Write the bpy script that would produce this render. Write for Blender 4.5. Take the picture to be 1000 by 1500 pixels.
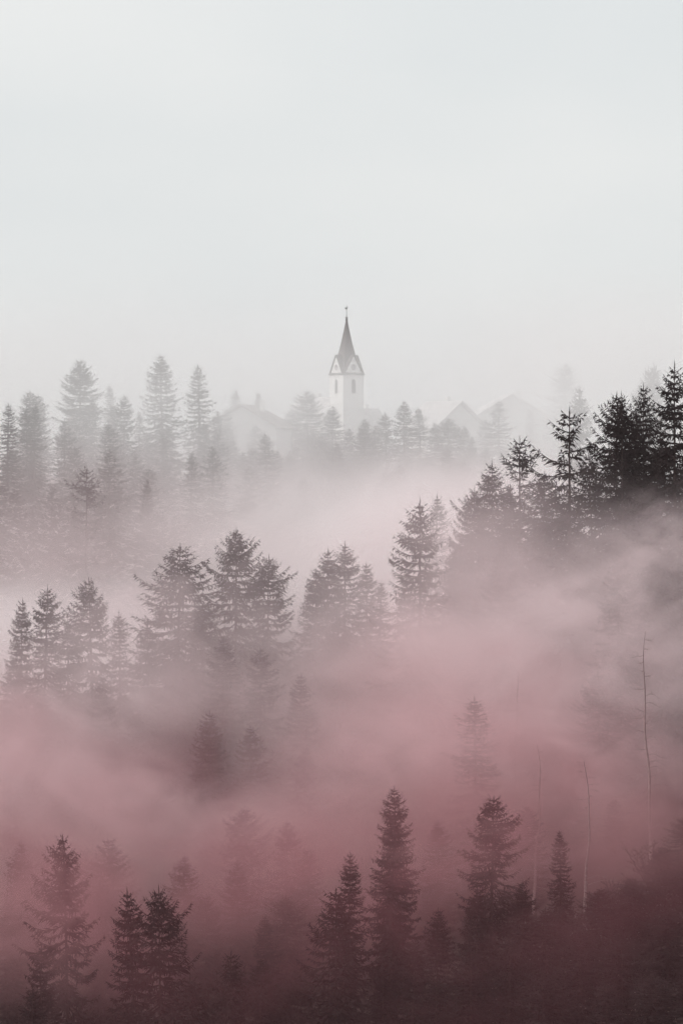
import bpy, bmesh, math, random
import numpy as np
from mathutils import Vector, Matrix

# ------------------------------------------------------------------ clear
for o in list(bpy.data.objects):
    bpy.data.objects.remove(o)
scene = bpy.context.scene
C = scene.collection
R = math.radians

# ------------------------------------------------------------------ camera
F = 6667.0                       # focal length in photo pixels (1000 wide)
cam_data = bpy.data.cameras.new('camera')
cam = bpy.data.objects.new('camera', cam_data)
C.objects.link(cam)
cam.location = (0, 0, 0)
cam.rotation_euler = (R(90), 0, 0)
cam_data.sensor_width = 36.0
cam_data.sensor_fit = 'AUTO'
cam_data.lens = 36.0 * F / 1500.0
cam_data.clip_start = 0.5
cam_data.clip_end = 6000
scene.camera = cam

# ------------------------------------------------------------------ world: pale overcast sky
SUN_EL, SUN_AZ = R(38), R(-86)   # azimuth measured from +Y (view direction) to the right
world = bpy.data.worlds.new('World')
scene.world = world
world.use_nodes = True
wn, wl = world.node_tree.nodes, world.node_tree.links
wn.clear()
w_out = wn.new('ShaderNodeOutputWorld')
w_bg = wn.new('ShaderNodeBackground')
sky = wn.new('ShaderNodeTexSky')
sky.sky_type = 'NISHITA'
sky.sun_disc = False
sky.sun_elevation = SUN_EL
sky.sun_rotation = SUN_AZ
sky.air_density = 1.0
sky.dust_density = 4.0
tc = wn.new('ShaderNodeTexCoord')
mp = wn.new('ShaderNodeMapping')
mp.inputs['Scale'].default_value = (7, 7, 16)
nz = wn.new('ShaderNodeTexNoise')
nz.inputs['Scale'].default_value = 1.0
nz.inputs['Detail'].default_value = 3.0
nz.inputs['Roughness'].default_value = 0.5
ramp = wn.new('ShaderNodeMapRange')
ramp.inputs['From Min'].default_value = 0.3
ramp.inputs['From Max'].default_value = 0.7
ramp.inputs['To Min'].default_value = 0.0
ramp.inputs['To Max'].default_value = 1.0
cl = wn.new('ShaderNodeMix'); cl.data_type = 'RGBA'          # the cloud layer, thinner and thicker
cl.inputs['A'].default_value = (7.2, 7.55, 7.65, 1)
cl.inputs['B'].default_value = (8.05, 8.2, 8.15, 1)
mix = wn.new('ShaderNodeMix'); mix.data_type = 'RGBA'        # how much clear sky comes through it
mix.inputs['Factor'].default_value = 0.9
wl.new(tc.outputs['Generated'], mp.inputs['Vector'])
wl.new(mp.outputs['Vector'], nz.inputs['Vector'])
wl.new(nz.outputs['Fac'], ramp.inputs['Value'])
wl.new(ramp.outputs['Result'], cl.inputs['Factor'])
wl.new(sky.outputs['Color'], mix.inputs['A'])
wl.new(cl.outputs['Result'], mix.inputs['B'])
wl.new(mix.outputs['Result'], w_bg.inputs['Color'])
w_bg.inputs['Strength'].default_value = 0.110
wl.new(w_bg.outputs['Background'], w_out.inputs['Surface'])

# ------------------------------------------------------------------ sun, veiled
sun_data = bpy.data.lights.new('sun', 'SUN')
sun_data.energy = 2.9
sun_data.angle = R(8)
sun_data.color = (1.0, 0.96, 0.92)
sun = bpy.data.objects.new('sun', sun_data)
C.objects.link(sun)
d_sun = Vector((math.cos(SUN_EL) * math.sin(SUN_AZ), math.cos(SUN_EL) * math.cos(SUN_AZ), math.sin(SUN_EL)))
sun.rotation_euler = d_sun.to_track_quat('Z', 'Y').to_euler()
sun.location = d_sun * 400

# ------------------------------------------------------------------ exposure and integrator
scene.view_settings.view_transform = 'Standard'
scene.view_settings.look = 'None'
scene.view_settings.exposure = 0.0
scene.view_settings.gamma = 1.0
scene.view_settings.use_curve_mapping = False
scene.render.engine = 'CYCLES'
cy = scene.cycles
cy.max_bounces = 8
cy.diffuse_bounces = 2
cy.glossy_bounces = 1
cy.transmission_bounces = 2
cy.volume_bounces = 5
cy.transparent_max_bounces = 128
cy.volume_step_rate = 2.0
cy.volume_max_steps = 256
cy.use_denoising = True
cy.use_adaptive_sampling = True
cy.adaptive_threshold = 0.02
cy.adaptive_min_samples = 32

# ------------------------------------------------------------------ helpers
def at(x, y, Y):
    """the point at distance Y that the photo shows at pixel x, y"""
    return Vector(((x - 500.0) * Y / F, Y, (750.0 - y) * Y / F))

def material(name, color, rough=0.9, noise=None, color2=None, bump=0.0, spec=0.15, amount=(0.35, 0.65)):
    m = bpy.data.materials.new(name)
    m.use_nodes = True
    n, l = m.node_tree.nodes, m.node_tree.links
    b = n['Principled BSDF']
    b.inputs['Base Color'].default_value = (*color, 1)
    b.inputs['Roughness'].default_value = rough
    b.inputs['Specular IOR Level'].default_value = spec
    if noise:
        t = n.new('ShaderNodeTexCoord')
        x = n.new('ShaderNodeTexNoise')
        x.inputs['Scale'].default_value = noise
        x.inputs['Detail'].default_value = 5
        l.new(t.outputs['Object'], x.inputs['Vector'])
        r = n.new('ShaderNodeMapRange')
        r.inputs['From Min'].default_value, r.inputs['From Max'].default_value = amount
        l.new(x.outputs['Fac'], r.inputs['Value'])
        mx = n.new('ShaderNodeMix'); mx.data_type = 'RGBA'
        mx.inputs['A'].default_value = (*color, 1)
        mx.inputs['B'].default_value = (*(color2 or color), 1)
        l.new(r.outputs['Result'], mx.inputs['Factor'])
        l.new(mx.outputs['Result'], b.inputs['Base Color'])
        if bump:
            bp = n.new('ShaderNodeBump')
            bp.inputs['Strength'].default_value = bump
            bp.inputs['Distance'].default_value = 0.05
            l.new(x.outputs['Fac'], bp.inputs['Height'])
            l.new(bp.outputs['Normal'], b.inputs['Normal'])
    return m

class MB:
    """collects vertices and faces, then links them as ONE mesh object"""
    def __init__(s):
        s.v, s.f, s.mi = [], [], []
    def face(s, pts, mi=0):
        i = len(s.v)
        s.v.extend([tuple(p) for p in pts])
        s.f.append(tuple(range(i, i + len(pts)))); s.mi.append(mi)
    def box(s, c, size, M=None, mi=0):
        cx, cy_, cz = c; sx, sy, sz = [q / 2 for q in size]
        p = [Vector((cx + a * sx, cy_ + b * sy, cz + d * sz)) for d in (-1, 1) for b in (-1, 1) for a in (-1, 1)]
        if M is not None: p = [M @ q for q in p]
        i = len(s.v); s.v.extend([tuple(q) for q in p])
        for q in ((0, 2, 3, 1), (4, 5, 7, 6), (0, 1, 5, 4), (2, 6, 7, 3), (0, 4, 6, 2), (1, 3, 7, 5)):
            s.f.append(tuple(i + k for k in q)); s.mi.append(mi)
    def prism(s, poly, d0, d1, axes, mi=0):
        """poly (2D points) extruded from d0 to d1; axes = (origin, u, v, w)"""
        o, u, v, w = axes
        a = [o + u * p[0] + v * p[1] + w * d0 for p in poly]
        b = [o + u * p[0] + v * p[1] + w * d1 for p in poly]
        i, n = len(s.v), len(poly)
        s.v.extend([tuple(q) for q in a + b])
        s.f.append(tuple(i + k for k in reversed(range(n)))); s.mi.append(mi)
        s.f.append(tuple(i + n + k for k in range(n))); s.mi.append(mi)
        for k in range(n):
            k2 = (k + 1) % n
            s.f.append((i + k, i + k2, i + n + k2, i + n + k)); s.mi.append(mi)
    def tube(s, pts, radii, n=6, mi=0, cap=True):
        rings = []
        for k, p in enumerate(pts):
            p = Vector(p)
            d = (Vector(pts[min(k + 1, len(pts) - 1)]) - Vector(pts[max(k - 1, 0)])).normalized()
            a = d.cross(Vector((0, 0, 1)) if abs(d.z) < 0.9 else Vector((1, 0, 0))).normalized()
            b = d.cross(a)
            i = len(s.v)
            for q in range(n):
                t = 2 * math.pi * q / n
                s.v.append(tuple(p + (a * math.cos(t) + b * math.sin(t)) * radii[k]))
            rings.append(i)
        for r0, r1 in zip(rings, rings[1:]):
            for q in range(n):
                s.f.append((r0 + q, r0 + (q + 1) % n, r1 + (q + 1) % n, r1 + q)); s.mi.append(mi)
        if cap:
            s.f.append(tuple(rings[-1] + q for q in range(n))); s.mi.append(mi)
            s.f.append(tuple(rings[0] + q for q in reversed(range(n)))); s.mi.append(mi)
    def mesh(s, name, mats):
        me = bpy.data.meshes.new(name)
        me.from_pydata(s.v, [], s.f)
        for m in (mats if isinstance(mats, (list, tuple)) else [mats]): me.materials.append(m)
        me.polygons.foreach_set('material_index', s.mi)
        me.update()
        return me
    def build(s, name, mats, parent=None):
        o = bpy.data.objects.new(name, s.mesh(name, mats))
        C.objects.link(o)
        if parent: o.parent = parent
        return o

def tag(o, label=None, cat=None, group=None, kind=None):
    if label: o['label'] = label
    if cat: o['category'] = cat
    if group: o['group'] = group
    if kind: o['kind'] = kind
    return o

def thing(name, loc, label, cat, group=None, rotz=0.0):
    o = bpy.data.objects.new(name, None)
    o.empty_display_size = 1
    C.objects.link(o)
    o.location = loc
    o.rotation_euler = (0, 0, rotz)
    return tag(o, label, cat, group)

def child(name, mesh, parent):
    o = bpy.data.objects.new(name, mesh)
    C.objects.link(o)
    o.parent = parent
    return o

# ------------------------------------------------------------------ ground: a smooth sheet through known heights
CP = [  # X, Y, Z in metres (camera at the origin)
    (-80, -60, -2), (0, -60, -2), (80, -60, -2), (-80, 0, -4), (0, 0, -2.2), (80, 0, -4),
    (-70, 120, -40), (0, 120, -40), (70, 120, -36), (-70, 240, -74), (0, 240, -74), (70, 240, -62),
    (-60, 345, -55), (-35, 345, -54), (-20, 345, -53), (-8, 345, -49), (3, 345, -45), (11, 345, -41), (18, 345, -37), (26, 345, -32), (40, 345, -24), (70, 345, -12),
    (-60, 400, -46), (-30, 400, -45), (-8, 400, -42), (8, 400, -37), (20, 400, -30), (34, 395, -20), (70, 400, -5),
    (-60, 450, -35), (-30, 450, -33), (-10, 450, -30), (6, 445, -26), (20, 440, -19), (32, 435, -13), (70, 440, 0),
    (-70, 520, -36), (-40, 520, -35), (0, 520, -34), (30, 520, -24), (70, 520, -10),
    (-80, 590, -25), (-45, 590, -26), (-20, 590, -29), (10, 600, -28), (40, 600, -22), (90, 600, -12),
    (-80, 680, -4), (-45, 680, -7), (-10, 680, -15), (20, 680, -17), (50, 680, -14), (100, 680, -8),
    (-90, 760, 2), (-45, 760, 0), (0, 760, -6), (40, 760, -8), (100, 760, -4),
    (-90, 860, 5), (-40, 860, 4), (0, 860, 2), (40, 860, 1), (100, 860, 1),
    (-90, 1000, 7), (0, 1000, 8), (40, 960, 7), (100, 1000, 5),
    (-120, 1200, 0), (0, 1200, 0), (120, 1200, 0), (-150, 1500, -15), (0, 1500, -15), (150, 1500, -15),
    (-260, 400, -30), (260, 400, 10), (-260, 900, 0), (260, 900, 0), (-260, 100, -30), (260, 100, -25),
    (-260, 1500, -15), (260, 1500, -15),
]
_P = np.array([(a, b) for a, b, _ in CP], float) / 100.0
_Z = np.array([c for *_, c in CP], float)
def _phi(r2):
    return 0.5 * r2 * np.log(r2 + 1e-9)
_n = len(CP)
_A = np.zeros((_n + 3, _n + 3))
_A[:_n, :_n] = _phi(((_P[:, None] - _P[None]) ** 2).sum(-1)) + 0.004 * np.eye(_n)
_A[:_n, _n] = 1; _A[:_n, _n + 1:] = _P
_A[_n, :_n] = 1; _A[_n + 1:, :_n] = _P.T
_W = np.linalg.solve(_A, np.concatenate([_Z, np.zeros(3)]))
def ground_many(X, Y):
    Q = np.stack([np.asarray(X, float), np.asarray(Y, float)], -1) / 100.0
    r2 = ((Q[..., None, :] - _P) ** 2).sum(-1)
    z = _phi(r2) @ _W[:_n] + _W[_n] + Q @ _W[_n + 1:]
    x, y = Q[..., 0] * 100, Q[..., 1] * 100
    return z + 0.35 * np.sin(x * .31 + 1.3 * np.sin(y * .17)) * np.cos(y * .23) + 0.2 * np.sin(x * .83 + y * .61)
def ground(x, y):
    return float(ground_many(np.array([x]), np.array([y]))[0])

M_floor = material('forest_floor', (0.026, 0.017, 0.017), 1.0, 0.35, (0.055, 0.038, 0.036), 0.6)
gx = np.linspace(-280, 280, 190); gy = np.linspace(-70, 1540, 400)
GX, GY = np.meshgrid(gx, gy)
GZ = ground_many(GX, GY)
gm = bpy.data.meshes.new('ground')
verts = np.stack([GX, GY, GZ], -1).reshape(-1, 3)
nx, ny = len(gx), len(gy)
idx = np.arange(nx * ny).reshape(ny, nx)
quads = np.stack([idx[:-1, :-1], idx[:-1, 1:], idx[1:, 1:], idx[1:, :-1]], -1).reshape(-1, 4)
gm.from_pydata(verts.tolist(), [], quads.tolist())
gm.materials.append(M_floor)
gm.polygons.foreach_set('use_smooth', [True] * len(quads))
go = bpy.data.objects.new('ground', gm); C.objects.link(go)
tag(go, kind='structure')

# ------------------------------------------------------------------ church
M_plaster = material('white_plaster', (0.85, 0.84, 0.82), 0.9, 0.5, (0.74, 0.72, 0.71), 0.2, amount=(0.5, 0.8))
M_shingle = material('dark_shingle', (0.060, 0.048, 0.048), 0.8, 3.0, (0.09, 0.072, 0.072), 0.4)
M_dark = material('dark_opening', (0.03, 0.026, 0.026), 0.8)
M_metal = material('dark_metal', (0.05, 0.045, 0.045), 0.5)
M_snowroof = material('frosted_roof', (0.46, 0.44, 0.44), 0.9, 0.8, (0.60, 0.58, 0.58), 0.3)
M_dial = material('clock_dial', (0.30, 0.28, 0.28), 0.6)
M_timber = material('grey_timber', (0.16, 0.13, 0.12), 0.9, 2.0, (0.22, 0.19, 0.18), 0.3)
M_glass = material('window_glass', (0.05, 0.055, 0.06), 0.15, spec=0.5)

TH = math.atan2(3.0, 4.5)
S = 5.4
axis = at(507.5, 0, 1000)
church_z = ground(axis.x, 1000) - 0.3
CH = thing('church', (axis.x, 1000, church_z), 'white church tower with steep dark spire rising above the misty spruces', 'church', rotz=TH)
zz = lambda y: (750 - y) * 0.15 - church_z        # height above the church base of photo row y
eave = zz(548)
b = MB(); b.box((0, 0, eave / 2), (S, S, eave)); b.box((0, 0, zz(592)), (S + .16, S + .16, .22)); b.box((0, 0, eave - .55), (S + .22, S + .22, .3))
tower = b.build('tower_wall', M_plaster, CH)
# spire: square in plan, its four hips run down to the tower corners and flare out
prof = [(zz(549), S * .5 + .32), (zz(546.5), S * .5 + .02), (zz(543), S * .5 - .38), (zz(536), 1.86), (zz(521), 1.42), (zz(500), .82), (zz(480), .36), (zz(469), .13)]
b = MB()
rings = []
for z, h in prof:
    i = len(b.v)
    b.v.extend([(-h, -h, z), (h, -h, z), (h, h, z), (-h, h, z)]); rings.append(i)
for r0, r1 in zip(rings, rings[1:]):
    for q in range(4):
        b.f.append((r0 + q, r0 + (q + 1) % 4, r1 + (q + 1) % 4, r1 + q)); b.mi.append(0)
b.f.append((0, 3, 2, 1)); b.mi.append(0); b.f.append(tuple(rings[-1] + q for q in range(4))); b.mi.append(0)
spire = b.build('spire', M_shingle, CH)
for k in range(4):
    Mk = Matrix.Rotation(k * math.pi / 2, 4, 'Z')
    g = MB()
    ax = (Vector((0, 0, 0)), Mk.to_3x3() @ Vector((1, 0, 0)), Vector((0, 0, 1)), Mk.to_3x3() @ Vector((0, -1, 0)))
    ga = zz(521.5)
    g.prism([(-2.2, eave - .02), (2.2, eave - .02), (1.1, zz(534)), (0, ga), (-1.1, zz(534))], S / 2 - .35, S / 2 + .012, ax)
    go_ = g.build('gable', M_plaster, CH)
    e = MB()
    for sg in (-1, 1):
        pts = [(2.75, eave - .25), (2.25, eave + .28), (1.12, zz(534) + .1), (0, ga + .16)]
        prev = None
        for (u0, v0), (u1, v1) in zip(pts, pts[1:]):
            d = Vector((u1 - u0, v1 - v0)).normalized(); nrm = Vector((-d.y, d.x)) * -0.16
            e.prism([(sg * u0, v0), (sg * u1, v1), (sg * (u1 + nrm.x), v1 + nrm.y), (sg * (u0 + nrm.x), v0 + nrm.y)], 1.0, S / 2 + .25, ax)
    e.build('gable_roof', M_shingle, CH)
    dl = MB(); cz = zz(538.5)
    dl.prism([(.66 * math.cos(t * math.pi / 8), cz + .66 * math.sin(t * math.pi / 8)) for t in range(16)], S / 2 + .015, S / 2 + .07, ax)
    dial = dl.build('clock_face', M_dial, go_)
    hd = MB()
    hd.prism([(-.05, cz), (.05, cz), (.04, cz + .5), (-.04, cz + .5)], S / 2 + .072, S / 2 + .09, ax)
    hd.prism([(0, cz - .05), (.34, cz + .16), (.32, cz + .22), (0, cz + .05)], S / 2 + .092, S / 2 + .11, ax)
    hd.build('clock_hand', M_metal, go_)
    # belfry opening with pointed head, stone surround and louvres
    w, z0, z1, zt = .52, zz(576.5), zz(560), zz(555)
    arch = [(-w, z0), (w, z0), (w, z1), (w * .55, z1 + (zt - z1) * .65), (0, zt), (-w * .55, z1 + (zt - z1) * .65), (-w, z1)]
    o_ = MB(); o_.prism(arch, S / 2 - .3, S / 2 + .006, ax)
    win = o_.build('belfry_window', M_dark, CH)
    fr = MB()
    for (p, q) in zip(arch[1:], arch[2:] + arch[:1]):
        pp, qq = Vector(p), Vector(q); d = (qq - pp).normalized(); nn = Vector((d.y, -d.x)) * .13
        fr.prism([tuple(pp), tuple(qq), tuple(qq + nn), tuple(pp + nn)], S / 2 + .008, S / 2 + .07, ax)
    fr.build('window_frame', M_plaster, win)
    lv = MB()
    for q in range(7):
        z = z0 + .25 + q * .36
        lv.prism([(-w + .03, z), (w - .03, z), (w - .03, z + .07), (-w + .03, z + .07)], S / 2 + .009, S / 2 + .04, ax)
    lv.build('louvre', M_timber, win)
f = MB()
f.tube([(0, 0, zz(470)), (0, 0, zz(468.5)), (0, 0, zz(466))], [.17, .32, .14], 8)
f.tube([(0, 0, zz(466)), (0, 0, zz(465.2)), (0, 0, zz(464.2))], [.2, .38, .12], 8)
f.tube([(0, 0, zz(464.5)), (0, 0, zz(447))], [.07, .04], 6)
fin = f.build('finial', M_metal, CH)
f = MB()
f.prism([(-.36, zz(452.2)), (-.1, zz(453.2)), (.12, zz(452.6)), (.2, zz(450.8)), (.36, zz(449.2)), (.2, zz(449.6)), (.02, zz(451)), (-.2, zz(450.6)), (-.42, zz(450))], -.04, .04, (Vector((0, 0, 0)), Vector((math.cos(-TH), math.sin(-TH), 0)), Vector((0, 0, 1)), Vector((-math.sin(-TH), math.cos(-TH), 0))))
f.build('weathercock', M_metal, fin)

def gable_house(root, c, size, ridge_dir, eave_h, ridge_h, wall_m, roof_m, over=.9, windows=(), balcony=None, base=-3.0):
    """wall block, two roof slabs, chimney and window parts in the root's own axes; ridge along 'x' or 'y'"""
    cx, cy_ = c; w, l = size           # w across the ridge, l along it
    u, v = (Vector((0, 1, 0)), Vector((1, 0, 0))) if ridge_dir == 'x' else (Vector((1, 0, 0)), Vector((0, 1, 0)))
    o = Vector((cx, cy_, 0)); k = Vector((0, 0, 1))
    m = MB(); m.prism([(-w / 2, base), (w / 2, base), (w / 2, eave_h), (0, ridge_h), (-w / 2, eave_h)], -l / 2, l / 2, (o, u, k, v))
    m.build('wall', wall_m, root)
    sl = (ridge_h - eave_h) / (w / 2)
    r = MB()
    for sg in (-1, 1):
        a = (sg * (w / 2 + over), eave_h - sl * over)
        r.prism([(a[0], a[1] + .03), (0, ridge_h + .03), (0, ridge_h + .38), (a[0], a[1] + .33)], -l / 2 - over, l / 2 + over, (o, u, k, v))
    roof = r.build('roof', roof_m, root)
    ch = MB(); cc = o + v * (l * .12) + u * (w * .16)
    ch.box((cc.x, cc.y, ridge_h + .15), (.8, .8, 2.0)); ch.box((cc.x, cc.y, ridge_h + 1.23), (1.0, 1.0, .16))
    ch.build('chimney', wall_m, roof)
    for (side, p, z, ww, hh) in windows:      # side 'g-','g+' gable ends, 's-','s+' long sides
        if side[0] == 'g': oo, uu, ww_, = o, u, v; d = l / 2
        else: oo, uu, ww_ = o, v, u; d = w / 2
        sg = -1 if side[1] == '-' else 1
        ax = (oo, uu, k, ww_ * sg)
        fm = MB(); t = .1
        for (x0, x1, y0, y1) in ((-ww / 2 - t, ww / 2 + t, hh / 2, hh / 2 + t), (-ww / 2 - t, ww / 2 + t, -hh / 2 - t, -hh / 2), (-ww / 2 - t, -ww / 2, -hh / 2, hh / 2), (ww / 2, ww / 2 + t, -hh / 2, hh / 2), (-.04, .04, -hh / 2, hh / 2)):
            fm.prism([(p + x0, z + y0), (p + x1, z + y0), (p + x1, z + y1), (p + x0, z + y1)], d + .01, d + .1, ax)
        wo = fm.build('window', M_timber, root)
        pm = MB(); pm.prism([(p - ww / 2, z - hh / 2), (p + ww / 2, z - hh / 2), (p + ww / 2, z + hh / 2), (p - ww / 2, z + hh / 2)], d + .004, d + .03, ax)
        pm.build('pane', M_glass, wo)
    if balcony:
        side, z = balcony
        sg = -1 if side[1] == '-' else 1
        ax = (o, u, k, v * sg)
        bm_ = MB()
        bm_.prism([(-w * .42, z - .2), (w * .42, z - .2), (w * .42, z), (-w * .42, z)], l / 2 + .005, l / 2 + 1.2, ax)
        bm_.prism([(-w * .42, z + .003), (w * .42, z + .003), (w * .42, z + .95), (-w * .42, z + .95)], l / 2 + 1.1, l / 2 + 1.2, ax)
        bm_.build('balcony', M_timber, root)

gable_house(CH, (-.4, S / 2 + 8.0), (9.0, 15.8), 'y', zz(618), zz(583), M_plaster, M_snowroof, .5,
            [('s-', q, zz(640), 1.1, 3.2) for q in (-4.5, 0, 4.5)])
gable_house(CH, (S / 2 + 3.2, 1.2), (6.0, 6.3), 'x', zz(622), zz(600), M_plaster, M_snowroof, .4, [('s-', 0, zz(645), 1.0, 1.6)])

# ------------------------------------------------------------------ houses beside the church
def house(px, py_ridge, Y, rot, size, eave_d, ridge_dir, label, windows, balcony=None, roof=M_snowroof):
    p = at(px, py_ridge, Y)
    z = ground(p.x, Y) - .3
    h = thing('house', (p.x, Y, z), label, 'house', 'village houses on the hilltop', rot)
    gable_house(h, (0, 0), size, ridge_dir, p.z - z - eave_d, p.z - z, M_plaster, roof, 1.1, windows, balcony)
    return h
wl3 = lambda side, n, z, dx: [(side, (q - (n - 1) / 2) * dx, z, 1.1, 1.4) for q in range(n)]
house(650, 590, 900, R(38), (12.0, 9.5), 4.6, 'y', 'wide house with pale frosted gable roof right of the church', wl3('g-', 3, 3.0, 3) + wl3('g-', 3, 6.0, 3) + wl3('s-', 2, 3.0, 3.2), ('g-', 4.6))
house(742, 580, 985, R(8), (17.0, 12.0), 5.0, 'y', 'farthest house with low pale gable behind the single narrow spruce', wl3('g-', 4, 3.0, 3) + wl3('g-', 4, 6.2, 3))
house(366, 596, 830, R(-14), (13.0, 11.0), 3.6, 'y', 'house with low wide gable half hidden left of the church', wl3('g-', 3, 2.6, 3.2) + wl3('g-', 4, 5.6, 2.6), ('g-', 4.2), M_timber)

# ------------------------------------------------------------------ spruces
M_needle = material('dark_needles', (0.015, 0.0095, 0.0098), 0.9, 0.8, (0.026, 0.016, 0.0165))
M_needle_pale = material('pale_needles', (0.070, 0.058, 0.055), 0.9, 0.8, (0.10, 0.085, 0.08))
M_frost = material('frosted_twigs', (0.70, 0.65, 0.65), 0.9)
M_bark = material('spruce_bark', (0.036, 0.024, 0.023), 0.95, 2.0, (0.065, 0.046, 0.044), 0.5)
M_palebark = material('pale_bark', (0.25, 0.17, 0.17), 0.95, 3.0, (0.38, 0.28, 0.275), 0.4)
M_dryleaf = material('dry_leaves', (0.15, 0.09, 0.088), 0.9, 2.0, (0.34, 0.24, 0.23))

H0 = 26.0
def spruce_meshes(seed, Rm=3.6, power=.8, bare=.08, sparse=1.0, ragged=.25, droop=1.0, tip_up=.5, frost=0.0, step=.50, round_top=0.0, nbr=6, needle=None, long_every=0):
    """trunk mesh and crown mesh of a spruce 26 m tall"""
    rnd = random.Random(seed)
    tr = MB()
    pts, rad = [], []
    bend = (rnd.uniform(-.25, .25), rnd.uniform(-.25, .25))
    ph = rnd.uniform(0, 6)
    def axis_at(z):
        t = z / H0
        return Vector((bend[0] * t * t + .06 * math.sin(ph + t * 7), bend[1] * t * t + .06 * math.cos(ph + t * 6), z))
    for k in range(12):
        t = k / 11
        pts.append(axis_at(t * H0 - (.8 if k == 0 else 0))); rad.append(.30 * (1 - t) ** .9 + .018)
    tr.tube(pts, rad, 7)
    cr = MB()
    def blade(p, d, L, w, droop_, mi):
        # a needle spray: narrow leaf shape of two triangles with a fold, drooping at its tip
        side = d.cross(Vector((0, 0, 1)))
        if side.length < 1e-3: side = Vector((1, 0, 0))
        side.normalize()
        tw = rnd.uniform(-.9, .9)
        side = (side * math.cos(tw) + Vector((0, 0, 1)) * math.sin(tw)) * w
        m = p + d * (L * .45)
        e = p + d * L + Vector((0, 0, -droop_ * L))
        i = len(cr.v)
        cr.v.extend([tuple(p), tuple(m + side), tuple(e), tuple(m - side)])
        cr.f.append((i, i + 1, i + 2, i + 3)); cr.mi.append(mi)
    z = H0 - .75
    sector = [1 + ragged * rnd.uniform(-.6, .6) for _ in range(10)]
    layer = 1.0
    whorl = 0
    while z > bare * H0:
        t = 1 - z / H0                          # 0 at the tip, 1 at the foot
        dep = H0 - z
        slope = Rm * power * .125 * 1.38
        rp = Rm * (1 - math.exp(-slope * dep / Rm)) * (1 + round_top * .5 * min(1, dep / 2) * max(0, 1 - dep / 12))
        if t > .6: rp *= 1 - .3 * (t - .6) / .4
        layer = .55 * layer + .45 * (1 + ragged * rnd.uniform(-1, 1))
        n = max(3, int(round((nbr if t > .06 else 4) * rnd.uniform(.8, 1.2))))
        a0 = rnd.uniform(0, 6.28)
        for q in range(n):
            if rnd.random() > sparse and t > .05: continue
            az = a0 + q * 6.283 / n + rnd.uniform(-.35, .35)
            L = rp * layer * sector[int(az / 6.283 * 10) % 10] * rnd.uniform(.68, 1.12) + .12
            if long_every and rnd.random() < long_every: L *= 1.3
            zz0 = z + rnd.uniform(-.16, .16) * step * min(1, .4 + 3 * t)
            el = R(24) * (1 - min(1, t / .4)) + R(-16) * droop * min(1, max(0, t - .15) / .35) + R(rnd.uniform(-9, 9))
            hd = Vector((math.cos(az), math.sin(az), 0))
            base = axis_at(zz0)
            def bp(s):                           # sagging then lifting branch curve
                sag = -.16 * droop * L * math.sin(math.pi * min(1, s)) * min(1, t * 2.2)
                return base + hd * (math.cos(el) * L * s) + Vector((0, 0, math.sin(el) * L * s + sag + tip_up * .16 * L * s ** 3))
            fb = rnd.random() < frost * .9          # a branch whitened along its outer half
            # woody core
            cr_n = 4
            for k in range(cr_n):
                s0, s1 = k / cr_n, (k + 1) / cr_n
                p0, p1 = bp(s0), bp(s1)
                w0, w1 = (.05 * (1 - s0) + .015) * (.6 + .12 * L), (.05 * (1 - s1) + .012) * (.6 + .12 * L)
                i = len(cr.v)
                up = Vector((0, 0, 1))
                cr.v.extend([tuple(p0 + up * w0), tuple(p0 - up * w0), tuple(p1 - up * w1), tuple(p1 + up * w1)])
                cr.f.append((i, i + 1, i + 2, i + 3)); cr.mi.append(1 if fb and k else 0)
            # sprays along it
            ns = max(3, int(L / .27))
            side = Vector((-hd.y, hd.x, 0))
            for k in range(ns):
                s = .12 + .88 * (k + rnd.random() * .7) / ns
                p = bp(min(1, s))
                tl = (min(.30, .10 + .2 * L) + .34 * L * (1 - s) ** .8 * min(1, s * 3 + .3)) * rnd.uniform(.65, 1.2)
                tl = min(tl, 1.5)
                for sg in (-1, 1):
                    d = (hd * rnd.uniform(.5, .95) + side * sg * rnd.uniform(.55, 1.0) + Vector((0, 0, rnd.uniform(-.35, .2)))).normalized()
                    fr_ = 1 if fb and s > .35 and rnd.random() < .6 else 0
                    blade(p, d, tl, rnd.uniform(.05, .085) + .03 * tl, rnd.uniform(0, .35) * droop, fr_)
                if rnd.random() < .55:             # hanging sprays
                    d = Vector((rnd.uniform(-.35, .35), rnd.uniform(-.35, .35), -1)).normalized()
                    blade(p, d, rnd.uniform(.25, .6) * min(1, .25 + .4 * L), rnd.uniform(.05, .09), 0, 0)
                if rnd.random() < .35:
                    d = (hd * rnd.uniform(.2, 1) + Vector((rnd.uniform(-.3, .3), rnd.uniform(-.3, .3), .7))).normalized()
                    blade(p, d, rnd.uniform(.2, .42) * min(1, .3 + .5 * L), rnd.uniform(.04, .07), 0, 1 if fb and s > .3 else 0)
            blade(bp(.93), (bp(1.0) - bp(.85)).normalized(), .45, .06, 0, 0)
        whorl += 1
        z -= step * (0.62 + .6 * min(1, t * 2.5)) * rnd.uniform(.7, 1.3)
    # leader: a bare spike with a few short sprays
    top = axis_at(H0 - 1.0)
    blade(top, Vector((0, 0, 1)), 1.25, .05, 0, 0); blade(top, Vector((.02, .02, 1)), 1.1, .06, 0, 0)
    for q in range(10):
        blade(top + Vector((0, 0, q * .085)), Vector((rnd.uniform(-1, 1), rnd.uniform(-1, 1), .9)).normalized(), .34 - q * .018, .03, 0, 0)
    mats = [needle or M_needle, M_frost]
    return tr.mesh('trunk', M_bark), cr.mesh('crown', mats)

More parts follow.
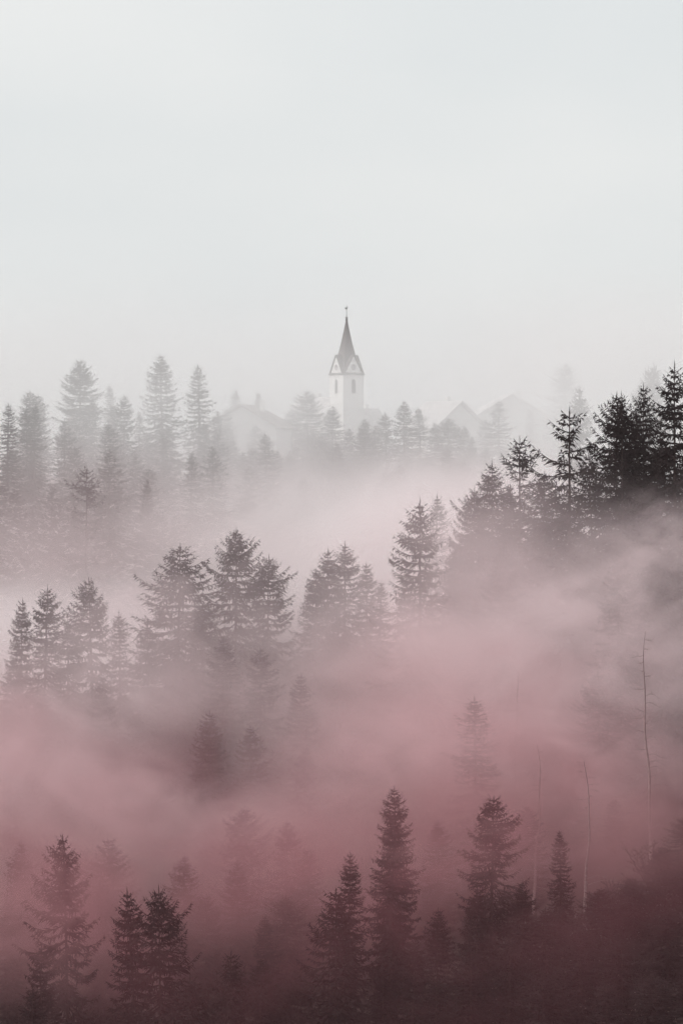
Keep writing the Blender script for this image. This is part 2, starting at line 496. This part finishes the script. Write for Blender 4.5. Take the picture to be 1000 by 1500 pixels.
def K(seed, slope, Rm, **k):
    return spruce_meshes(seed, Rm, slope / (Rm * .125), **k)
KINDS = {
    'dense':   [K(11, .46, 4.2, ragged=.28), K(12, .52, 4.4, ragged=.34, sparse=.95), K(13, .42, 4.0, ragged=.3)],
    'narrow':  [K(21, .30, 2.9, ragged=.38, sparse=.96), K(22, .34, 3.0, ragged=.42, sparse=.94, droop=1.2)],
    'broad':   [K(31, .60, 5.4, ragged=.42, sparse=.86, droop=1.15, tip_up=.7, long_every=.1, step=.5), K(32, .68, 5.6, ragged=.48, sparse=.84, tip_up=.8, long_every=.12, step=.52), K(33, .54, 5.2, ragged=.38, sparse=.88, droop=1.3, tip_up=.4, long_every=.1, step=.5)],
    'open':    [K(41, .60, 6.2, ragged=.4, sparse=.62, droop=1.3, tip_up=.6, step=.66, nbr=5, long_every=.08)],
    'round':   [K(51, .62, 4.0, ragged=.25, droop=.8, round_top=.5), K(52, .58, 3.9, ragged=.3, droop=.7, tip_up=.6, round_top=.4)],
    'starry':  [K(61, .55, 4.6, ragged=.5, sparse=.6, droop=.5, tip_up=1.1, step=.72, long_every=.15)],
    'frosted': [K(71, .5, 4.4, ragged=.32, tip_up=.6, frost=.3), K(72, .58, 4.8, ragged=.4, sparse=.95, droop=1.1, tip_up=.7, frost=.36), K(73, .46, 4.0, ragged=.3, frost=.28)],
}
rng = random.Random(5)
used_ = {}
def spruce(px, py, Y, kind='dense', width=1.0, label=None, group=None, variant=None, name='spruce_tree', cat='tree'):
    p = at(px, py, Y)
    gz = ground(p.x, Y)
    h = max(4.0, p.z - gz)
    ms = KINDS[kind]
    used_[kind] = used_.get(kind, -1) + 1
    tr, cr = ms[(used_[kind] if variant is None else variant) % len(ms)]
    t = thing(name, (p.x, Y, gz), label, cat, group, rng.uniform(0, 6.28))
    s = h / H0
    ws = width * (0.25 + 0.75 * s)
    t.scale = (ws, ws, s)
    t.rotation_euler.x, t.rotation_euler.y = R(rng.gauss(0, .9)), R(rng.gauss(0, .9))
    child('trunk', tr, t); child('crown', cr, t)
    return t

G_RIDGE = 'dark spruces on the right ridge'
G_MID = 'row of spruces standing out of the pink mist'
G_FRONT = 'spruces at the foot of the picture'
G_SKY = 'pale spruces along the skyline'
G_HILL = 'frosted spruces on the left hillside'
TREES = [
 # ---- skyline, left of the church
 (113, 525, 745, 'round', 1.0, 'tall broad round-topped spruce on the left skyline', G_SKY),
 (243, 517, 750, 'dense', 1.05, 'tallest pale spruce on the left skyline, slim and even', G_SKY),
 (292, 533, 755, 'narrow', 1.3, 'narrow pale spruce just right of the tallest left skyline spruce', G_SKY),
 (182, 577, 720, 'dense', .9, 'shorter pale spruce between the two tall left skyline spruces', G_SKY),
 (165, 563, 840, 'narrow', 0.93, 'ghostly thin tree just right of the round-topped skyline spruce', G_SKY),
 (12, 590, 690, 'narrow', 1.1, 'skyline spruce nearest the left edge of the photo', G_SKY),
 (47, 591, 700, 'narrow', 1.0, 'small skyline spruce left of the round-topped one', G_SKY),
 (347, 570, 860, 'narrow', 1.17, 'very pale small spruce rising left of the wide gable house roof', G_SKY),
 (380, 573, 865, 'narrow', 0.93, 'very pale small spruce rising behind the wide gable house roof', G_SKY),
 (204, 600, 760, 'narrow', .9, 'low pale spruce tip left of the tallest skyline spruce', G_SKY),
 (321, 600, 790, 'dense', .8, 'low faint spruce tip left of the half hidden house', G_SKY),
 # ---- round the church
 (449, 570, 850, 'round', 1.23, 'darker bushy spruce standing just left of the church', G_SKY),
 (485, 593, 840, 'dense', 1.11, 'spruce in front of the foot of the white church tower', G_SKY),
 (513, 626, 830, 'dense', 0.99, 'short spruce low in front of the right corner of the church tower', G_SKY),
 (408, 612, 845, 'dense', 0.82, 'low spruce between the half hidden house and the bushy spruce', G_SKY),
 (590, 586, 850, 'dense', 1.11, 'tallest spruce of the clump right of the church', G_SKY),
 (566, 603, 852, 'dense', 0.99, 'spruce on the left shoulder of the clump right of the church', G_SKY),
 (548, 622, 848, 'dense', 0.93, 'lowest left spruce of the clump right of the church', G_SKY),
 (616, 596, 855, 'narrow', 1.28, 'slim spruce on the right side of the clump right of the church', G_SKY),
 (657, 611, 845, 'round', 1.17, 'bushy spruce in front of the frosted gable house', G_SKY),
 (534, 612, 838, 'dense', 1.05, 'spruce hiding the low hall right of the church tower foot', G_SKY),
 (425, 598, 835, 'dense', 1.05, 'spruce before the right eave of the half hidden house', G_SKY),
 (332, 598, 810, 'dense', 1.0, 'spruce before the left eave of the half hidden house', G_SKY),
 (677, 622, 842, 'dense', 1.05, 'spruce before the gable wall of the frosted house', G_SKY),
 (712, 612, 870, 'dense', 1.05, 'faint spruce between the frosted house and the column-like spruce', G_SKY),
 (638, 618, 848, 'dense', 0.93, 'small spruce left of the bushy one before the frosted gable house', G_SKY),
 (695, 638, 830, 'narrow', 1.17, 'small pointed spruce at the foot of the white house wall', G_SKY),
 (733, 585, 840, 'narrow', 1.46, 'single narrow column-like spruce between the frosted house and the right ridge', G_SKY),
 (776, 598, 900, 'narrow', 1.0, 'barely visible spruce right of the single narrow one', G_SKY),
 (822, 530, 960, 'round', 1.1, 'faintest tree in the fog above the right ridge', G_SKY),
 (851, 563, 620, 'dense', .75, 'pale feathery spruce behind the open-branched ridge spruce', G_SKY),
 (944, 537, 640, 'broad', .7, 'pale spruce behind the right ridge, left one of two', G_SKY),
 (963, 530, 650, 'narrow', 1.0, 'pale spruce behind the right ridge, right one of two', G_SKY),
 # ---- right ridge
 (985, 530, 405, 'dense', .80, 'blackest spruce, standing at the right edge of the photo', G_RIDGE),
 (917, 574, 412, 'dense', .72, 'small black spruce tip at the middle of the ridge', G_RIDGE),
 (898, 573, 432, 'broad', .66, 'grey broad spruce touching the small black one on the ridge', G_RIDGE),
 (942, 562, 440, 'broad', .62, 'grey drooping spruce between the two black ones on the ridge', G_RIDGE),
 (830, 597, 420, 'open', 1.0, 'tall open spruce with gaps and a bare visible trunk', G_RIDGE),
 (872, 662, 426, 'broad', .8, 'broad dark spruce filling the ridge right of the open one', G_RIDGE),
 (765, 638, 432, 'starry', .9, 'ridge spruce with upswept star-like branches left of the open one', G_RIDGE),
 (721, 675, 436, 'dense', .95, 'grey spruce on the ridge left of the star-like one', G_RIDGE),
 (690, 712, 447, 'broad', .65, 'paler short spruce beside the lower end of the ridge', G_RIDGE),
 (612, 730, 420, 'dense', .95, 'dark slim spruce at the lower end of the ridge', G_RIDGE),
 (634, 722, 505, 'narrow', 1.0, 'paler twin close behind the dark slim spruce', G_RIDGE),
 (672, 790, 442, 'dense', .9, None, G_RIDGE),
 (745, 770, 440, 'dense', 1.0, None, G_RIDGE),
 (790, 755, 436, 'broad', .8, None, G_RIDGE),
 (960, 640, 420, 'broad', .9, None, G_RIDGE),
 (915, 690, 424, 'broad', .9, None, G_RIDGE),
 (995, 680, 418, 'dense', 1.0, None, G_RIDGE),
 (843, 765, 417, 'dense', 1.0, 'dark veiled spruce top straight below the open one', G_RIDGE),
 (727, 790, 419, 'dense', .9, 'small dark spruce top below the grey ridge spruce', G_RIDGE),
 (900, 800, 404, 'dense', .9, None, G_RIDGE),
 (965, 800, 404, 'dense', .9, None, G_RIDGE),
 (702, 742, 438, 'broad', .9, None, G_RIDGE),
 (748, 708, 442, 'broad', .85, None, G_RIDGE),
 (795, 690, 440, 'broad', .85, None, G_RIDGE),
 (660, 800, 448, 'dense', .9, None, G_RIDGE),
 (820, 720, 432, 'broad', .9, None, G_RIDGE),
 (935, 620, 436, 'broad', .8, None, G_RIDGE),
 # ---- middle row
 (346, 772, 455, 'broad', .80, 'dark pointed spruce highest in the middle row', G_MID),
 (255, 797, 448, 'broad', 1.2, 'widest spruce of the middle row with jutting side branches', G_MID),
 (139, 845, 446, 'broad', .85, 'dark spruce with tiered branches on the left of the middle row', G_MID),
 (63, 857, 450, 'dense', .90, 'spruce second from the left edge in the middle row', G_MID),
 (27, 876, 458, 'dense', .75, 'small pale spruce at the left end of the middle row', G_MID),
 (180, 895, 444, 'narrow', 1.0, 'short slim spruce between the tiered and the widest spruces', G_MID),
 (390, 812, 480, 'broad', .8, 'pale spruce right of the dark pointed one', G_MID),
 (478, 802, 452, 'dense', .9, 'left top of the spruce clump in the middle of the photo', G_MID),
 (506, 793, 462, 'dense', .9, 'highest top of the spruce clump in the middle of the photo', G_MID),
 (537, 822, 456, 'dense', .8, 'right top of the spruce clump in the middle of the photo', G_MID),
 (458, 832, 448, 'dense', .9, 'low left shoulder of the spruce clump in the middle of the photo', G_MID),
 (557, 848, 466, 'narrow', 1.0, 'pale low spruce closing the middle clump on its right', G_MID),
 (100, 905, 440, 'dense', .9, None, G_MID),
 (220, 905, 438, 'dense', .95, None, G_MID),
 (300, 880, 446, 'broad', .8, None, G_MID),
 (330, 930, 430, 'dense', 1.0, None, G_MID),
 (385, 945, 428, 'dense', 1.0, None, G_MID),
 (270, 955, 436, 'broad', .9, None, G_MID),
 (440, 985, 424, 'dense', .9, None, G_MID),
 (500, 930, 440, 'broad', .8, None, G_MID),
 (560, 960, 432, 'dense', .9, None, G_MID),
 (20, 960, 440, 'dense', .9, None, G_MID),
 (600, 850, 440, 'dense', .9, None, G_MID),
 (640, 880, 436, 'dense', .9, None, G_MID),
 (150, 1000, 425, 'dense', .9, None, G_MID),
 (60, 1010, 425, 'dense', .9, None, G_MID),
 (700, 880, 425, 'dense', .9, None, G_MID),
 (790, 870, 420, 'broad', .8, None, G_MID),
 (860, 900, 415, 'dense', .9, None, G_MID),
 (940, 905, 410, 'dense', .9, None, G_MID),
 (610, 1000, 420, 'dense', .9, None, G_MID),
 (680, 980, 410, 'dense', .9, None, G_MID),
 (740, 960, 408, 'dense', .9, None, G_MID),
 (880, 985, 400, 'broad', .9, 'dark shape of a spruce fading behind the tall bare trunk', G_MID),
 (300, 1040, 415, 'dense', .9, None, G_MID),
 (370, 1060, 412, 'dense', .9, None, G_MID),
 (440, 1090, 408, 'dense', .9, None, G_MID),
 (520, 1080, 412, 'dense', .9, None, G_MID),
 (360, 1180, 395, 'broad', .8, 'dark blurred spruce mass left of centre in the pink mist', G_MID),
 (420, 1200, 392, 'dense', .9, None, G_MID),
 (30, 1230, 386, 'dense', .9, None, G_MID),
 (170, 1225, 384, 'broad', .9, None, G_MID),
 (150, 1290, 376, 'dense', .9, None, G_MID),
 (265, 1250, 386, 'dense', .9, None, G_MID),
 (300, 1310, 378, 'broad', .9, None, G_MID),
 (345, 1260, 384, 'dense', .9, None, G_MID),
 (420, 1310, 376, 'broad', .9, None, G_MID),
 (455, 1240, 386, 'dense', .9, None, G_MID),
 (10, 1320, 374, 'dense', .9, None, G_MID),
 (390, 1340, 372, 'dense', .9, None, G_MID),
 (640, 1200, 384, 'dense', .9, None, G_MID),
 (770, 1180, 386, 'broad', .9, None, G_MID),
 (900, 1170, 384, 'dense', .9, None, G_MID),
 # ---- foreground
 (103, 1222, 352, 'broad', .75, 'tall tiered spruce on the left of the foreground', G_FRONT),
 (210, 1300, 339, 'dense', .8, 'left top of the close pair of spruces in the foreground', G_FRONT),
 (237, 1297, 336, 'broad', .7, 'right top of the close pair of spruces in the foreground', G_FRONT),
 (335, 1390, 326, 'dense', .8, 'dark small spruce right of the close foreground pair', G_FRONT),
 (278, 1427, 322, 'narrow', 1.1, 'dark low spruce top in front of the close foreground pair', G_FRONT),
 (380, 1402, 352, 'dense', .75, 'paler spruce top right of the dark small one', G_FRONT),
 (44, 1447, 322, 'narrow', 1.0, 'lowest small dark spruce tip in the bottom left corner', G_FRONT),
 (494, 1300, 330, 'broad', .78, 'big black spruce at the bottom middle of the photo', G_FRONT),
 (511, 1246, 352, 'dense', .7, 'paler spruce top behind the big black one', G_FRONT),
 (567, 1190, 356, 'dense', .72, 'dark pointed spruce left of the broad dark one', G_FRONT),
 (580, 1150, 368, 'dense', .8, 'paler taller top behind the dark pointed foreground spruce', G_FRONT),
 (715, 1163, 348, 'broad', .85, 'broad dark spruce at the right of the foreground', G_FRONT),
 (693, 1020, 393, 'narrow', 1.25, 'tall ghostly spruce fading behind the broad dark one', G_FRONT),
 (823, 1215, 356, 'dense', .7, 'small dark spruce top between two bare pale trunks', G_FRONT),
 (640, 1330, 340, 'dense', .8, None, G_FRONT),
 (880, 1300, 344, 'broad', 1.0, None, G_FRONT),
 (925, 1285, 348, 'broad', 1.1, None, G_FRONT),
 (970, 1240, 350, 'broad', 1.1, None, G_FRONT),
 (1005, 1195, 352, 'broad', 1.1, None, G_FRONT),
 (800, 1330, 340, 'broad', 1.1, None, G_FRONT),
 (850, 1350, 336, 'dense', 1.2, None, G_FRONT),
 (910, 1370, 334, 'broad', 1.2, None, G_FRONT),
 (980, 1330, 338, 'broad', 1.2, None, G_FRONT),
 (740, 1370, 334, 'dense', 1.1, None, G_FRONT),
 (690, 1390, 332, 'broad', 1.0, None, G_FRONT),
 (800, 1420, 328, 'broad', 1.2, None, G_FRONT),
 (890, 1440, 326, 'dense', 1.3, None, G_FRONT),
 (960, 1430, 326, 'broad', 1.3, None, G_FRONT),
 (640, 1430, 328, 'dense', 1.0, None, G_FRONT),
 (1010, 1400, 330, 'dense', 1.2, None, G_FRONT),
 (760, 1290, 340, 'dense', .8, None, G_FRONT),
 (600, 1370, 334, 'dense', .8, None, G_FRONT),
 (560, 1420, 330, 'dense', .8, None, G_FRONT),
 (690, 1300, 338, 'dense', .8, None, G_FRONT),
 (60, 1380, 348, 'dense', .8, None, G_FRONT),
 (430, 1470, 330, 'dense', .8, None, G_FRONT),
]
SHARED = {
 G_RIDGE: 'dim spruce among the veiled trees on the slope under the ridge tops',
 G_MID: 'blurred spruce sunk in the pink mist below the middle row',
 G_FRONT: 'dark spruce merging into the shadowed foreground thicket',
 G_HILL: 'frosted spruce in the misty stand covering the left hillside',
}
for (px, py, Y, kind, wd, label, group) in TREES:
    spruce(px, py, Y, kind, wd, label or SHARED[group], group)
spruce(128, 682, 572, 'starry', .9, 'dark spruce with star-like top standing out on the left hillside', G_HILL)
spruce(214, 700, 640, 'narrow', .8, 'thin faint spruce on the right of the left hillside', G_HILL)
spruce(28, 750, 590, 'frosted', 1.0, 'darkest bushy spruce low on the left hillside', G_HILL)
# the stand on the left hill, row behind row
for Y, n, xa, xb in ((605, 9, -10, 200), (635, 9, -10, 240), (665, 9, -5, 270), (700, 9, -5, 320), (740, 11, 10, 420)):
    for k in range(n):
        px = xa + (xb - xa) * (k + rng.uniform(.1, .9)) / n
        YY = Y + rng.uniform(-12, 12)
        X = (px - 500) * YY / F
        h = rng.uniform(13, 21)
        py = 750 - (ground(X, YY) + h) * F / YY
        spruce(px, py, YY, 'frosted', rng.uniform(.9, 1.15), SHARED[G_HILL], G_HILL)
# low trees closing the hilltop right and left of the church
G_TOP = 'low spruces under the church and houses'
for k in range(36):
    px = 320 + 470 * (k + rng.uniform(.1, .9)) / 36
    Y = rng.uniform(760, 835)
    X = (px - 500) * Y / F
    h = rng.uniform(9, 16)
    spruce(px, 750 - (ground(X, Y) + h) * F / Y, Y, 'dense', rng.uniform(1.05, 1.4), 'low pale spruce sunk in the fog under the hilltop church and houses', G_TOP)

# ------------------------------------------------------------------ bare trunks
def bare_meshes(seed, H=26.0, n=26):
    rnd = random.Random(seed)
    t = MB(); brs = []
    ph = rnd.uniform(0, 6)
    ax = lambda z: Vector((.28 * math.sin(ph + z * .19) + .09 * math.sin(z * .7 + ph), .25 * math.cos(ph + z * .2), z))
    t.tube([ax(H * k / 16 - (.6 if k == 0 else 0)) for k in range(17)], [.13 * (1 - k / 16) ** .8 + .015 for k in range(17)], 7)
    for k in range(n):
        c = MB()
        z = H * (.12 + .85 * (k + rnd.random()) / n)
        az = rnd.uniform(0, 6.28); L = (.6 + 4.2 * (1 - z / H) ** 1.1) * rnd.uniform(.4, 1.15)
        d = Vector((math.cos(az), math.sin(az), rnd.uniform(-.05, .35)))
        p = [ax(z) + d * (L * s) + Vector((0, 0, (-.34 * s * s + .1 * math.sin(s * 5 + az)) * L)) for s in (0, .2, .4, .6, .8, 1)]
        c.tube(p, [.03, .026, .022, .018, .012, .006], 4)
        for q in range(6):
            s = rnd.uniform(.3, 1); b0 = p[min(5, int(s * 5))]
            dd = (d + Vector((rnd.uniform(-.9, .9), rnd.uniform(-.9, .9), rnd.uniform(-.5, .7)))).normalized()
            c.tube([b0, b0 + dd * rnd.uniform(.25, .7)], [.014, .006], 3)
        brs.append(c.mesh('branch', M_palebark))
    return t.mesh('trunk', M_palebark), brs
BARE = [bare_meshes(s) for s in (1, 2, 3)]
G_BARE = 'bare pale trunks on the right of the foreground'
for i, (px, py, pb, Y, lab) in enumerate([
    (947, 925, 1312, 374, 'tallest bare pale trunk rising near the right edge'),
    (860, 1110, 1330, 368, 'bare pale trunk left of the tallest one, leaning slightly'),
    (786, 1090, 1290, 382, 'faint thin bare trunk right of the broad dark foreground spruce'),
    (757, 985, 1240, 396, 'faintest bare trunk high in the mist beside the ghostly spruce'),
]):
    p = at(px, py, Y); gz = ground(p.x, Y)
    t = thing('bare_tree', (p.x, Y, gz), lab, 'tree', G_BARE, i * 1.7)
    s = (p.z - gz) / 26.0
    t.scale = (.9, .9, s)
    if i == 1: t.rotation_euler = (R(0), R(-1.6), 1.0)
    tr, br = BARE[i % 3]
    child('trunk', tr, t)
    for b_ in br: child('branch', b_, t)

# ------------------------------------------------------------------ shrubs in the dark foreground thicket
def shrub_meshes(seed):
    rnd = random.Random(seed)
    s = MB(); l = MB()
    for k in range(15):
        az = rnd.uniform(0, 6.28); tilt = rnd.uniform(.15, .8); L = rnd.uniform(1.6, 3.6)
        d = Vector((math.cos(az) * tilt, math.sin(az) * tilt, 1)).normalized()
        pts = [Vector((math.cos(az) * .15, math.sin(az) * .15, -.2)) + d * (L * q) + Vector((0, 0, -.5 * tilt * q * q)) for q in (0, .35, .7, 1)]
        s.tube(pts, [.03, .022, .015, .006], 4)
        for q in range(10):
            u = rnd.uniform(.3, 1); b0 = pts[0].lerp(pts[-1], u)
            dd = (d * .6 + Vector((rnd.uniform(-1, 1), rnd.uniform(-1, 1), rnd.uniform(-.4, .6)))).normalized()
            e = b0 + dd * rnd.uniform(.3, .9)
            s.tube([b0, e], [.012, .005], 3)
            for w in range(7):
                p = b0.lerp(e, rnd.uniform(.3, 1)); a = Vector((rnd.uniform(-1, 1), rnd.uniform(-1, 1), rnd.uniform(-1, .6))).normalized()
                c = a.cross(Vector((rnd.uniform(-1, 1), rnd.uniform(-1, 1), rnd.uniform(-1, 1)))).normalized()
                sz = rnd.uniform(.03, .065)
                l.face([p, p + a * sz + c * sz * .5, p + a * sz * 2, p + a * sz - c * sz * .5], 1 if rnd.random() < .07 else 0)
    return s.mesh('stems', M_bark), l.mesh('leaves', [M_needle, M_dryleaf])
SHRUB = [shrub_meshes(s) for s in (1, 2, 3, 4)]
G_SHRUB = 'shrubs of the dark foreground thicket'
for k in range(150):
    px = rng.uniform(450, 1040)
    Y = rng.uniform(318, 362)
    X = (px - 500) * Y / F
    t = thing('shrub', (X, Y, ground(X, Y)), 'dark twiggy shrub with a few dry leaves in the foreground thicket', 'shrub', G_SHRUB, rng.uniform(0, 6.28))
    s = rng.uniform(.7, 1.6); t.scale = (s * 1.2, s * 1.2, s)
    a, b_ = SHRUB[k % 4]
    child('stems', a, t); child('leaves', b_, t)

u = MB(); ul = random.Random(9)
for k in range(16000):
    Y = ul.uniform(300, 364); X = ul.uniform(-6, 32) if ul.random() < .8 else ul.uniform(-32, 32)
    p = Vector((X, Y, 0)); a = ul.uniform(0, 6.28); hgt = ul.uniform(.3, 1.3) * (.6 + .6 * math.sin(X * .9 + Y * .37) ** 2)
    u.v.extend([(X, Y, -.1), (X + .10 * math.cos(a), Y + .10 * math.sin(a), -.1), (X + ul.uniform(-.6, .6), Y + ul.uniform(-.6, .6), hgt)])
    u.f.append((3 * k, 3 * k + 1, 3 * k + 2)); u.mi.append(1 if ul.random() < .04 else 0)
_v = np.array(u.v); _b = np.repeat(_v[0::3, :2], 3, axis=0)
_v[:, 2] += np.concatenate([ground_many(_b[i:i + 6000, 0], _b[i:i + 6000, 1]) for i in range(0, len(_b), 6000)])
u.v = [tuple(q) for q in _v]
tag(u.build('undergrowth', [M_needle, M_dryleaf]), kind='stuff')

# ------------------------------------------------------------------ haze and mist
def volume(name, color, density, noise=None, aniso=0.0, absorb=(0, 0, 0)):
    m = bpy.data.materials.new(name)
    m.use_nodes = True
    n, l = m.node_tree.nodes, m.node_tree.links
    n.clear()
    out = n.new('ShaderNodeOutputMaterial')
    v = n.new('ShaderNodeVolumePrincipled')
    v.inputs['Color'].default_value = (*color, 1)
    v.inputs['Absorption Color'].default_value = (*absorb, 1)
    v.inputs['Density'].default_value = density
    v.inputs['Anisotropy'].default_value = aniso
    l.new(v.outputs['Volume'], out.inputs['Volume'])
    if noise:
        scale, lo, hi, seed, streak, detail = noise
        t = n.new('ShaderNodeTexCoord')
        ln = n.new('ShaderNodeVectorMath'); ln.operation = 'LENGTH'
        l.new(t.outputs['Object'], ln.inputs[0])
        fall = n.new('ShaderNodeMapRange'); fall.interpolation_type = 'SMOOTHSTEP'
        fall.inputs['From Min'].default_value = 1.0; fall.inputs['From Max'].default_value = 0.0
        l.new(ln.outputs['Value'], fall.inputs['Value'])
        g = n.new('ShaderNodeNewGeometry')
        mp = n.new('ShaderNodeMapping'); mp.vector_type = 'TEXTURE'
        mp.inputs['Scale'].default_value = (1 / (scale * .85), 1 / (scale * .35), 1 / (scale * 1.25))
        mp.inputs['Location'].default_value = (seed * 37.0, seed * 13.0, seed * 21.0)
        mp.inputs['Rotation'].default_value = (0, R(streak), 0)
        l.new(g.outputs['Position'], mp.inputs['Vector'])
        nz = n.new('ShaderNodeTexNoise'); nz.inputs['Scale'].default_value = 1.0; nz.inputs['Detail'].default_value = detail
        nz.inputs['Roughness'].default_value = .6; nz.inputs['Distortion'].default_value = .8
        l.new(mp.outputs['Vector'], nz.inputs['Vector'])
        r = n.new('ShaderNodeMapRange'); r.interpolation_type = 'SMOOTHSTEP'
        r.inputs['From Min'].default_value = lo; r.inputs['From Max'].default_value = hi
        r.inputs['To Min'].default_value = 0.1; r.inputs['To Max'].default_value = 1.6
        l.new(nz.outputs['Fac'], r.inputs['Value'])
        mu = n.new('ShaderNodeMath'); mu.operation = 'MULTIPLY'
        l.new(fall.outputs['Result'], mu.inputs[0]); l.new(r.outputs['Result'], mu.inputs[1])
        m2 = n.new('ShaderNodeMath'); m2.operation = 'MULTIPLY'; m2.inputs[1].default_value = density
        l.new(mu.outputs['Value'], m2.inputs[0])
        l.new(m2.outputs['Value'], v.inputs['Density'])
    return m

HAZE_D = 0.00006
hz = MB(); hz.box((0, 735, -17), (570, 1660, 170))
ho = hz.build('haze', volume('pale_haze', (0.93, 0.80, 0.81), HAZE_D))
tag(ho, kind='stuff')

bm = bmesh.new(); bmesh.ops.create_icosphere(bm, subdivisions=3, radius=1.0)
MISTME = bpy.data.meshes.new('mist_bank'); bm.to_mesh(MISTME); bm.free()
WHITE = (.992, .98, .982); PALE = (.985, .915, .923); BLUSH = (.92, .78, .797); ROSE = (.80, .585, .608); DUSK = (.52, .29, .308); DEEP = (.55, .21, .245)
mist_no = 0
def mist(px, py, Y, rx, ry, depth, tau, color, tilt=0.0, lo=.30, hi=.70, scale=.03):
    """a bank of mist centred at a pixel and distance; rx, ry in photo pixels, depth = half depth in metres, tau = optical depth through its middle"""
    global mist_no
    mist_no += 1
    me = MISTME.copy()
    p = at(px, py, Y)
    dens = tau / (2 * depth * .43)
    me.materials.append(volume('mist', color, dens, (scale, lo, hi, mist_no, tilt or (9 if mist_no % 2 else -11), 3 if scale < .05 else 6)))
    o = bpy.data.objects.new('mist_bank', me); C.objects.link(o)
    o.location = p
    o.scale = (rx * Y / F, depth, ry * Y / F)
    o.rotation_euler = (0, R(tilt), 0)
    tag(o, kind='stuff')
    return o

W = dict(lo=.38, hi=.66, scale=.2)           # torn wisps
E = dict(lo=.20, hi=.80, scale=.02)           # even, far
B = dict(lo=.28, hi=.72, scale=.10)           # banks
# far: behind, round and under the church, in front of the skyline trees
mist(500, 560, 1150, 1300, 230, 60, .35, WHITE, **E)
mist(500, 610, 800, 1500, 210, 330, 1.05, WHITE, **E)
mist(500, 715, 770, 900, 110, 200, 1.55, PALE, **E)
mist(150, 580, 690, 520, 170, 90, 1.4, WHITE, **E)
mist(900, 590, 580, 380, 220, 110, 1.3, WHITE, **E)
# pale mist between the left hill and the middle row
mist(500, 815, 560, 420, 180, 75, 2.6, PALE)
mist(60, 790, 545, 420, 220, 55, .5, BLUSH)
mist(760, 820, 520, 420, 200, 60, 2.2, PALE)
# over the right ridge slope
mist(880, 1000, 398, 420, 220, 30, 1.4, BLUSH, -8, **B)
mist(930, 860, 390, 300, 130, 16, .5, BLUSH, -20, **W)
mist(990, 770, 390, 240, 90, 12, .4, BLUSH, -16, **W)
mist(680, 850, 405, 280, 170, 25, .6, BLUSH, **B)
mist(850, 870, 384, 280, 60, 9, .4, BLUSH, -18, **W)
# rose mist in front of and among the middle row
mist(20, 1170, 408, 340, 250, 28, 1.8, ROSE, 10, **B)
mist(740, 1110, 400, 440, 270, 28, 1.7, ROSE, 4, **B)
mist(420, 1230, 396, 340, 180, 24, 1.3, ROSE, **B)
mist(400, 1040, 410, 900, 190, 26, .4, BLUSH, **B)
mist(620, 960, 404, 330, 110, 18, .9, BLUSH, 8, **B)
mist(80, 940, 520, 340, 130, 36, 2.0, PALE)
mist(300, 920, 428, 700, 240, 12, .6, BLUSH, **B)
mist(720, 820, 406, 340, 210, 12, .45, BLUSH, **B)
mist(720, 630, 870, 260, 120, 25, .5, WHITE, **E)
mist(960, 1210, 345, 170, 130, 6, .5, DUSK, **B)
mist(130, 1010, 404, 220, 100, 14, .5, BLUSH, 14, **W)
mist(900, 990, 392, 340, 120, 16, .6, BLUSH, -10, **W)
mist(620, 1120, 386, 300, 120, 14, .8, ROSE, 10, **W)
mist(130, 1190, 384, 380, 140, 14, .9, ROSE, 12, **W)
mist(830, 1120, 382, 340, 140, 14, .9, ROSE, 8, **W)
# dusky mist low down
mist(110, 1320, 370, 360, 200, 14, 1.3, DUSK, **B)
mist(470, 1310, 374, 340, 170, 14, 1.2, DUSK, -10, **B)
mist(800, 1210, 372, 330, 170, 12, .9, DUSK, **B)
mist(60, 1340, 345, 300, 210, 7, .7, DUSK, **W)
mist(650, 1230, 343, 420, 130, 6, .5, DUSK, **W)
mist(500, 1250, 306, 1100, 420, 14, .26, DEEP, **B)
mist(370, 625, 795, 150, 90, 20, .5, WHITE, **E)
